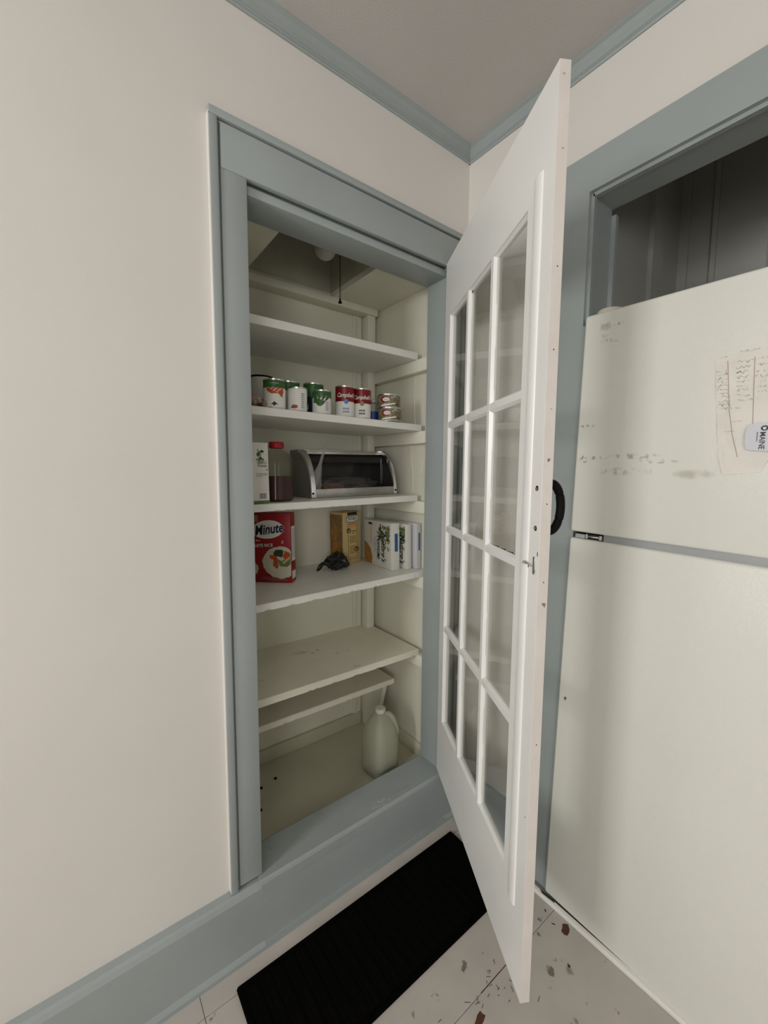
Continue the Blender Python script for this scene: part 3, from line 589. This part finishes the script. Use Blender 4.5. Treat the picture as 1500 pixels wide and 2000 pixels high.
e, a = can('storage_can', -.634, .300, ZC, .0365, .118, 'tall plain off-white can with dark rim in the shelf corner', [(1.0, mat('plain_can_white', (.78, .77, .72), .4))], G_)
cm = can_map((0, 0, 0), .0365 * .975 + .0004, a); poly(ell(.012, .098, .010, .004, 10, .2, 3), cm, 'label_mark', m_ink, e, 1)
bm = B(); lathe(bm, [(.0366, .114), (.0378, .115), (.0378, .119), (.0366, .1195)], 40); obj('rim', bm, m_black, e, True)
m_tuna = mat('meat_can_print', lin((128, 116, 90)), .45, var=.4, vscale=110, spots=[(95, .60, lin((190, 184, 166))), (70, .60, lin((92, 72, 50)))])
for k in range(2):
    e, a = can('flat_can', -.213 - .003 * k, .162 + .002 * k, ZC + k * .0462, .0425, .046, ('flat patterned meat can with red oval, ' + ('under its twin' if k == 0 else 'on top of its twin')), [(1.0, m_tuna)], 'flat meat cans', .0)
    cm = can_map((0, 0, 0), .0425 * .975 + .0004, a)
    poly(ell(-.014, .027, .016, .012, 18), cm, 'oval', m_red, e, 2); cm2 = can_map((0, 0, 0), .0425 * .975 + .0008, a); poly(ell(-.010, .027, .013, .0065, 18), cm2, 'oval_panel', m_white, e, 1)
    cm3 = can_map((0, 0, 0), .0425 * .975 + .0011, a); polys([[(-.018 + q * .003, .0245), (-.0168 + q * .003, .0245), (-.0158 + q * .003, .0285), (-.017 + q * .003, .0285)] for q in range(6)], cm3, 'small_print', m_red, e)
    poly([(-.035, .004), (-.022, .010), (.0, .012), (.025, .016), (.025, .012), (.0, .007), (-.02, .004)], cm, 'print_band', m_white, e, 2)
# small clear bottle with blue base
e = empty('small_bottle', (-.256, .205, zat(1, -.256)), label='small clear bottle with blue lower half between soup and meat cans', cat='bottle')
m_clear = thin_glass('clear_plastic', (.86, .88, .87), .05, 1.45, .15, (.7, .72, .7))
bm = B(); lathe(bm, [(.016, 0), (.0185, .002), (.0185, .036)], 24); obj('blue_base', bm, mat('blue_plastic', lin((20, 62, 130)), .35), e, True)
bm = B(); lathe(bm, [(.0165, .034), (.0165, .062), (.012, .068)], 24); obj('clear_top', bm, m_clear, e, True)
bm = B(); lathe(bm, [(.0125, .068), (.0125, .078), (.011, .079)], 24); obj('cap', bm, mat('dull_clear_cap', (.5, .5, .47), .4), e, True)
# bag of garlic-like lumps
e = empty('bag_of_nuts', (-.700, .185, zat(1, -.70)), label='small clear bag of mottled brown nuts at the shelf left end', cat='bag')
m_nut = mat('mottled_nut', lin((160, 136, 114)), .55, var=.45, vscale=70, spots=[(60, .58, lin((205, 190, 170)))])
rnd = random.Random(11); bm = B()
for k in range(34):
    px, py = rnd.uniform(-.05, .038), rnd.uniform(-.03, .04); pz = .009 + .022 * (1 - (px / .055) ** 2) * rnd.random()
    M = Matrix.Translation((px, py, pz + .002)) @ Matrix.Rotation(rnd.random() * 3, 4, 'X') @ Matrix.Rotation(rnd.random() * 3, 4, 'Z') @ Matrix.Diagonal((1, .75, .7, 1))
    bmesh.ops.create_icosphere(bm, subdivisions=2, radius=.0125, matrix=M)
obj('nuts', bm, m_nut, e, True, kind='stuff')

# ---------------------------------------------------------------- bread box shelf
ZB = Z[2]
def carton(name, x, y, z, w_, d, h, rz, label, m, cat='box', group=None, bev=.0008):
    i_ = 2 if z == Z[2] else 3; e = empty(name, (x, y, zat(i_, x) + .0008), (0, -SLOPE[i_] * math.cos(rz), rz), label=label, cat=cat, group=group); boxo('carton', (0, 0, 0), (w_, d, h), m, e, bev=bev); return e
def leaves(n, x0, x1, y0, y1, seed, s=.009):
    rnd = random.Random(seed); out = []
    for _ in range(n):
        a = rnd.random() * PI; l = s * rnd.uniform(.7, 1.3); cx, cy = rnd.uniform(x0 + l * .5, x1 - l * .5), rnd.uniform(y0 + l * .5, y1 - l * .5)
        q = [(-l / 2, 0), (-l * .2, l * .22), (l * .2, l * .2), (l / 2, 0), (l * .2, -l * .2), (-l * .2, -l * .22)]
        out.append([(cx + u * math.cos(a) - v * math.sin(a), cy + u * math.sin(a) + v * math.cos(a)) for u, v in q])
    return out
e = carton('drink_carton', -.775, .163, ZB, .108, .07, .180, 0, 'white carton with green base strip and barcode, left of the juice bottle', m_card, 'carton')
fm = plane_map((0, -.0006, 0), (1, 0, 0), (0, 0, 1)); fm2 = plane_map((0, -.0009, 0), (1, 0, 0), (0, 0, 1))
boxo('base_strip', (-.0004, -.0004, .0), (.1084, .0904, .009), m_leaf, e)
polys(leaves(16, .068, .098, .118, .166, 4, .011), fm, 'leaf_print', m_palegreen, e); polys(leaves(7, .068, .090, .120, .160, 14, .010), fm2, 'leaf_print', m_leaf, e)
text("Nature's", .0125, lambda x, y: fm(x + .087, y + .121), 'lettering', m_ink, e, shear=.4, sx=.68); text('Promise', .0125, lambda x, y: fm(x + .088, y + .112), 'lettering', m_ink, e, shear=.4, sx=.68)
polys([rect(.074, .088, .104, .0895), rect(.074, .084, .104, .0858), rect(.074, .080, .088, .0815), rect(.071, .079, .0725, .092)], fm, 'small_print', MATS['grey_print'], e)
polys([rect(.073, .011, .1045, .036)], fm, 'barcode_panel', m_white, e); polys([rect(.078 + k * .0019, .014, .078 + k * .0019 + (.0007 if k % 3 else .0014), .031) for k in range(11)], fm2, 'barcode', m_ink, e)
poly(ell(.103, .100, .002, .002, 10), fm, 'dot', m_ink, e)
# juice bottle: rounded square section
e = empty('juice_bottle', (-.612, .238, zat(2, -.612) + .001), (0, 0, .25), label='clear bottle half full of dark red juice with red cap', cat='bottle')
def sq(bm, prof, seg=32, pw=3.2, c=(0, 0, 0), mi=0):
    rings = []
    for r, z in prof:
        ring = []
        for i in range(seg):
            a = 2 * PI * i / seg; ca_, sa = math.cos(a), math.sin(a); k = (abs(ca_) ** pw + abs(sa) ** pw) ** (-1 / pw) if r > .019 else 1
            ring.append(bm.verts.new((c[0] + r * k * ca_, c[1] + r * k * sa, c[2] + z)))
        rings.append(ring)
    for j in range(len(prof) - 1):
        for i in range(seg): bm.faces.new((rings[j][i], rings[j][(i + 1) % seg], rings[j + 1][(i + 1) % seg], rings[j + 1][i])).material_index = mi
    bm.faces.new(rings[0][::-1]).material_index = mi; bm.faces.new(rings[-1]).material_index = mi
m_bottle = thin_glass('bottle_plastic', (.90, .90, .84), .03, 1.3, .01, (.75, .75, .68))
bm = B(); sq(bm, [(.036, 0), (.040, .004), (.040, .010), (.0385, .05), (.040, .09), (.0405, .115), (.038, .130), (.030, .145), (.018, .155), (.0165, .160)]); obj('bottle_body', bm, m_bottle, e, True)
bm = B(); sq(bm, [(.035, .002), (.0385, .006), (.0385, .010), (.0372, .05), (.0380, .0755), (.0378, .076)]); obj('juice', bm, mat('dark_red_juice', lin((58, 4, 12)), .3), e, True)
bm = B(); lathe(bm, [(.0195, .160), (.0205, .162), (.0205, .176), (.019, .179), (.010, .1795)], 28); obj('cap', bm, mat('red_cap', lin((165, 20, 34)), .4), e, True)
e.scale = (1.14, 1.14, 1.05)
# steel bread box
bb = empty('bread_box', (-.475, .262, zat(2, -.475) + .0008), (0, -SLOPE[2], 0), label='open brushed steel roll-top bread box with dark interior', cat='bread box')
BW, BD, BH = .375, .168, .172
def arc(y0, y1, n=14):  # front curve from the bottom front to the top
    return [(y0 + (y1 - y0) * (1 - math.cos(t)), .012 + (BH - .012) * math.sin(t)) for t in [k * PI / 2 / n for k in range(n + 1)]]
prof = [(0, 0), (0, .010)] + arc(0, .100) + [(BD, BH), (BD, 0)]
for x0, x1 in ((0, .006), (BW - .006, BW)): bm = B(); prism(bm, prof, 'x', x0, x1); obj('side_panel', bm, mat('dull_steel_side', (.26, .25, .24), .38, .6) if x0 == 0 else m_boxin, bb)
for x0, x1 in ((-.002, .015), (BW - .012, BW + .002)):      # bright bands following the curve
    o_ = [(-.003, .002)] + [(y - .003, z + .002) for y, z in arc(0, .100)] + [(y + .004, z - .008) for y, z in arc(0, .100)][::-1] + [(.006, .002)]
    bm = B(); prism(bm, o_, 'x', x0, x1); obj('edge_band', bm, m_chrome, bb, True)
boxo('back_panel', (.006, BD - .004, 0), (BW - .006, BD, BH), m_boxin, bb)
boxo('bottom_panel', (.006, .004, 0), (BW - .006, BD - .004, .004), m_boxin, bb)
boxo('top_panel', (.006, .090, BH - .005), (BW - .006, BD - .004, BH), m_steel, bb)
boxo('front_lip', (.006, -.002, .0), (BW - .006, .004, .031), m_wood, bb, bev=.0015)
boxo('door_edge', (.010, .080, BH - .016), (BW - .010, .089, BH - .004), m_steel, bb, bev=.002, label='bright edge of the rolled-back door')
bm = B(); ar = arc(.015, .105); prism(bm, [(y + .012, z - .010) for y, z in ar[8:]] + [(.158, BH - .012), (.158, BH - .016)] + [(y + .015, z - .014) for y, z in ar[8:]][::-1], 'x', .010, BW - .010); obj('roll_door', bm, m_boxin, bb)
boxo('guide_rail', (BW - .030, .06, .035), (BW - .026, .064, .140), m_steel, bb, bev=.001); boxo('guide_rail', (BW - .012, .075, .040), (BW - .009, .079, .135), m_steel, bb, bev=.001)
for x in (.004, BW - .004): bm = B(); lathe(bm, [(.0035, 0), (.0035, .002), (.002, .003)], 12); bmesh.ops.rotate(bm, verts=bm.verts, matrix=Matrix.Rotation(PI / 2, 3, 'X')); bmesh.ops.translate(bm, verts=bm.verts, vec=(x, -.003, .016)); obj('rivet', bm, m_black, bb, True)
for x in (.02, BW - .02):
    for y in (.02, BD - .02): pass
# things in the bread box
def crumple(name, c, r, sx, sy, sz, amp, seed, m, parent, sub=4, flat=True):
    bm = B(); bmesh.ops.create_icosphere(bm, subdivisions=sub, radius=r)
    from mathutils import noise
    for v in bm.verts:
        d = v.co.normalized(); n_ = noise.noise(d * 1.8 + Vector((seed, seed * .7, 0))) + .45 * noise.noise(d * 4.1 + Vector((0, seed, 3))) + .2 * noise.noise(d * 9 + Vector((seed, 1, 0))); q = d * r * (1 + amp * n_)
        v.co = Vector((q.x * sx, q.y * sy, q.z * sz))
    lo = min(v.co.z for v in bm.verts)
    for v in bm.verts: v.co += Vector(c) - Vector((0, 0, lo))
    if flat:
        for v in bm.verts:
            if v.co.z < c[2] + .003: v.co.z = c[2]
    return obj(name, bm, m, parent, True)
m_film = thin_glass('thin_plastic_film', (.90, .90, .88), .15, 1.3, .07, (.6, .6, .58))
e = empty('bread_bag', (-.29, .345, zat(2, -.29) + .005), label='thin plastic bag of pinkish bread pieces lying in the bread box', cat='bag')
crumple('bread_piece', (-.06, .005, 0), .035, 1.9, .8, .55, .4, 3, mat('pinkish_crust', lin((140, 98, 84)), .7, var=.3, vscale=50), e)
crumple('bread_piece', (.06, .0, 0), .033, 2.0, .9, .5, .4, 9, mat('dark_crust', lin((96, 74, 60)), .7, var=.3, vscale=50), e)
crumple('film', (.0, .0, 0), .050, 2.7, .95, .62, .35, 5, m_film, e)
e = empty('twisted_bag', (-.440, .275, zat(2, -.44) + .004), label='clear twisted plastic bag standing up out of the bread box', cat='bag')
bm = B(); n = 16; rows = []
for i in range(n + 1):
    t = i / n; wd = .020 * (1 - t) ** .5 * (.35 + .9 * math.sin(PI * min(1, t * 1.5 + .12))) + .0018; cx = -.012 + .010 * math.sin(t * 3) + .055 * t ** 2.2; z = .0 + .195 * t
    rows.append([bm.verts.new((cx + wd * math.cos(a), .010 + .35 * wd * math.sin(a * 2 + t * 4) + .012 * t, z)) for a in [k * PI / 6 for k in range(7)]])
for i in range(n):
    for k in range(6): bm.faces.new((rows[i][k], rows[i][k + 1], rows[i + 1][k + 1], rows[i + 1][k]))
o = obj('film', bm, thin_glass('bag_film', (.88, .88, .86), .2, 1.4, .28, (.62, .62, .6)), e, True)
md = o.modifiers.new('thickness', 'SOLIDIFY'); md.thickness = .0006

# ---------------------------------------------------------------- rice, pretzels, cartons
ZR = Z[3]
# rice box: front face looks to the camera
d = Vector((.099, -.096)).normalized(); rz = math.atan2(d.y, d.x)
e = carton('rice_box', -.549 - .165 * math.cos(rz), .274 - .165 * math.sin(rz), ZR, .165, .045, .2435, rz, 'red box of white rice at the left end of its shelf', m_ricered)
F0 = lambda eps: (lambda x, y: Vector((x, -eps, y)))
poly(ell(.084, .186, .057, .032, 32, 0, 0, .08), F0(.0006), 'logo_oval', m_white, e)
text('Minute', .047, lambda x, y: F0(.0012)(x + .0875, y + .186), 'lettering', m_white, e, shear=.28, off=.0026, rot=.13, sx=.79)
text('Minute', .047, lambda x, y: F0(.0018)(x + .0875, y + .186), 'lettering', m_navy, e, shear=.28, off=.0010, rot=.13, sx=.79)
text('WHITE RICE', .0150, lambda x, y: F0(.0006)(x + .060, y + .129), 'lettering', m_white, e, rot=.06, off=.0003)
text('S', .013, lambda x, y: F0(.0006)(x + .135, y + .142), 'lettering', m_white, e, rot=-.3, off=.0003)
polys([rect(.040, .145, .046, .149), rect(.048, .146, .056, .148)], F0(.0006), 'print_mark', m_white, e)
bowl = [p for p in ell(.126, .071, .064, .056, 40, .03, 5) ]; bowl = [(min(p[0], .1645), p[1]) for p in bowl]
poly(bowl, F0(.0006), 'rice_picture', m_rice, e)
poly([(max(0, p[0]), p[1]) for p in ell(.012, .048, .034, .028, 24, .05, 6)], F0(.0006), 'rice_picture', m_rice, e)
poly(ell(.121, .103, .018, .014, 12, .2, 1), F0(.0011), 'broccoli_picture', mat('dark_green_print', lin((52, 62, 28)), .6, var=.3, vscale=150), e)
for k, (x, y, a_, b_, r_) in enumerate(((.102, .088, .017, .009, -.3), (.110, .068, .010, .019, .2), (.150, .096, .014, .016, .3))): poly(ell(x, y, a_, b_, 11, .22, k + 7, r_), F0(.0013), 'carrot_picture', m_orange, e)
poly([(.116, .084), (.132, .076), (.146, .086), (.163, .092), (.163, .066), (.150, .056), (.124, .058)], F0(.0009), 'pepper_picture', MATS['leaf_print'], e)
poly([(.132, .070), (.158, .092), (.162, .086), (.140, .066)], F0(.0015), 'bean_picture', mat('pale_yellow_print', lin((190, 175, 110)), .5), e)
poly(rect(.0, .212, .048, .236), F0(.0006), 'corner_panel', m_tan2, e); poly(rect(.030, .214, .050, .236), F0(.0009), 'corner_panel', m_gold, e)
poly([(.052, .012), (.10, .004), (.150, .006), (.150, .014), (.11, .018), (.06, .020)], F0(.0005), 'small_print_band', mat('dusty_pink_print', lin((140, 70, 68)), .5), e)
G0 = lambda eps: (lambda x, y: Vector((.165 + eps, x, y)))
poly(rect(.006, .075, .040, .196), G0(.0006), 'side_panel_print', m_white, e); polys([rect(.010, .185 - k * .006, .036, .187 - k * .006) for k in range(17)], G0(.0011), 'small_print', MATS['grey_print'], e); poly(rect(.006, .012, .040, .040), G0(.0006), 'side_panel_print', m_white, e)
# pretzel box
rz = .20
e = carton('pretzel_box', -.268, .388, ZR, .0985, .082, .2135, rz, 'tan pretzel box standing upright beside the black bag', m_tan)
poly(rect(.006, .004, .080, .205), lambda x, y: Vector((-.0006, x, y)), 'side_picture', m_tan2, e)
poly([(.02, .04), (.05, .03), (.07, .05), (.06, .09), (.075, .13), (.05, .17), (.03, .15), (.04, .10), (.015, .08)], lambda x, y: Vector((-.0011, x, y)), 'pretzel_picture', m_brownp, e)
f0 = lambda eps: (lambda x, y: Vector((x, -eps, y)))
poly(rect(.023, .201, .078, .213), f0(.0006), 'top_band', m_ink, e)
poly([(.016, .196), (.084, .200), (.086, .176), (.050, .171), (.016, .174)], f0(.0006), 'name_panel', m_ink, e); poly([(.018, .194), (.082, .198), (.084, .178), (.050, .173), (.018, .176)], f0(.0010), 'name_panel', MATS['label_paper'], e)
text("SNYDER'S", .0165, lambda x, y: f0(.0014)(x + .051, y + .186), 'lettering', m_ink, e, off=.0002, sx=.72)
def frame(x0, y0, x1, y1, t): return [rect(x0, y0, x1, y0 + t), rect(x0, y1 - t, x1, y1), rect(x0, y0, x0 + t, y1), rect(x1 - t, y0, x1, y1)]
polys(frame(.026, .018, .078, .166, .0013), f0(.0008), 'panel_frame', m_ink, e); poly(rect(.028, .150, .076, .164), f0(.0006), 'peach_panel', m_peach, e); poly(rect(.028, .020, .076, .149), f0(.0005), 'text_panel', mat('light_tan_print', lin((216, 190, 130)), .5), e)
polys([rect(.033, .040 + k * .0045, .071, .0422 + k * .0045) for k in range(8)] + [rect(.033, .085 + k * .0045, .071, .0872 + k * .0045) for k in range(7)] + [rect(.046, .132, .074, .137), rect(.046, .124, .068, .127), rect(.032, .026, .072, .028)], f0(.0009), 'small_print', mat('brown_print', lin((150, 122, 78)), .6), e)
for (px, pz) in ((.030, .139), (.074, .058)):
    bm = B(); tube(bm, [(px + .011 * math.cos(a), -.0010, pz + .009 * math.sin(a) * (1.15 if math.sin(a) < 0 else .85)) for a in [k * PI / 8 for k in range(17)]], .0015, 5)
    tube(bm, [(px - .009, -.0012, pz - .006), (px, -.0012, pz + .002), (px + .004, -.0012, pz + .008)], .0012, 5); tube(bm, [(px + .009, -.0012, pz - .006), (px, -.0012, pz + .002), (px - .004, -.0012, pz + .008)], .0012, 5)
    obj('pretzel_emblem', bm, m_ink, e)
# white cracker cartons standing on edge
def np_box(x, y, w_, d_, h, rz, label, face=True, spine=True, m=m_card):
    e = carton('cracker_carton', x, y, ZR, w_, d_, h, rz, label, m, group='white leaf-printed cartons on the rice shelf')
    s0 = lambda eps: (lambda u, v: Vector((-eps, v, u)))      # big left face: text reads top to bottom; u = height, v = depth
    if face:
        tm = lambda dep, hh: (lambda x_, y_: Vector((-.0012, dep - y_, hh - x_)))   # running downwards
        polys(leaves(34, .004, .100, .095, h - .002, 7, .024), lambda v, u: Vector((-.0006, v, u)), 'leaf_print', m_leaf, e)
        polys(leaves(26, .004, .070, .060, h - .004, 17, .020), lambda v, u: Vector((-.0009, v, u)), 'leaf_print', m_palegreen, e)
        text("Nature's", .042, tm(.056 if spine else .030, h - .098), 'lettering', m_ink, e, shear=.35, off=.0006, sx=.80)
        if spine:
            text('Promise', .042, tm(.090, h - .094), 'lettering', m_ink, e, shear=.35, off=.0006, sx=.80); text('Organic', .020, tm(.117, h - .095), 'lettering', MATS['grey_print'], e)
            poly(ell(.092, .045, .006, .007, 10), lambda v, u: Vector((-.0006, v, u)), 'emblem', m_chip, e)
            polys([rect(.146, h - .030 - q * .009, .154, h - .024 - q * .009) for q in range(8)], lambda v, u: Vector((-.0006, v, u)), 'small_print', m_peach, e); polys([rect(.140, h - .018, .168, h - .009)], lambda v, u: Vector((-.0006, v, u)), 'corner_mark', m_chip, e)
            poly([(d_ - .001, .002), (d_ - .06, .002), (d_ - .064, .03), (d_ - .05, .065), (d_ - .02, .085), (d_ - .001, .09)], lambda v, u: Vector((-.0006, v, u)), 'cracker_picture', m_brownp, e)
    if spine: poly(rect(w_ * .42, .072, w_ * .80, .142), lambda x_, y_: Vector((x_, -.0006, y_)), 'blue_bar', m_blue, e)
    return e
np_box(-.176, .190, .038, .205, .182, -.08, 'white leaf-printed carton with blue bar, beside the pretzel box')
np_box(-.1175, .168, .022, .19, .176, -.05, 'white leaf-printed carton wedged between two other white cartons', True, False)
np_box(-.0815, .150, .021, .19, .178, 0, 'white carton with blue bar against the pantry right wall', False, True, mat('cool_white_board', (.62, .63, .64), .45))
# black bag
e = empty('black_bag', (-.325, .345, zat(3, -.325)), label='crumpled black plastic bag lying on the shelf beside the pretzel box', cat='bag')
m_bag = mat('black_bag_plastic', (.010, .010, .010), .38, bump=.5, bscale=60)
crumple('bag_body', (0, 0, 0), .040, 1.12, .85, .80, .40, 1.3, m_bag, e, 5)
bm = B(); tube(bm, [(-.030, 0, .020), (-.050, -.004, .032), (-.066, -.006, .033), (-.078, -.004, .022), (-.084, -.002, .010), (-.088, 0, .005)], [.014, .009, .007, .008, .006, .003], 9)
from mathutils import noise as _n
for v in bm.verts: v.co += _n.noise_vector(v.co * 90) * .004
for v in bm.verts: v.co.z = max(v.co.z, 0)
obj('tied_handle', bm, m_bag, e, True)

# ---------------------------------------------------------------- milk jug
e = empty('plastic_jug', (-.234, .178, PF), (0, 0, .12), label='translucent empty one-gallon jug with white cap below the lowest shelf', cat='jug')
bm = B(); sq(bm, [(.050, 0), (.057, .004), (.060, .012), (.059, .07), (.060, .125), (.0575, .150), (.051, .176), (.041, .199), (.030, .216), (.021, .228), (.0175, .233), (.0175, .238)], 40, 4.0)
obj('jug_body', bm, m_jug, e, True)
bm = B(); tube(bm, [(.012, -.012, .226), (.026, -.022, .224), (.037, -.030, .209), (.044, -.036, .188), (.048, -.040, .165), (.049, -.040, .145), (.045, -.036, .128)], [.009, .0105, .011, .011, .011, .011, .009], 12); obj('jug_handle', bm, m_jug, e, True)
bm = B(); lathe(bm, [(.0195, .234), (.0205, .236), (.0205, .248), (.019, .250), (.012, .2505)], 28); obj('cap', bm, mat('white_cap', (.62, .62, .54), .4), e, True)
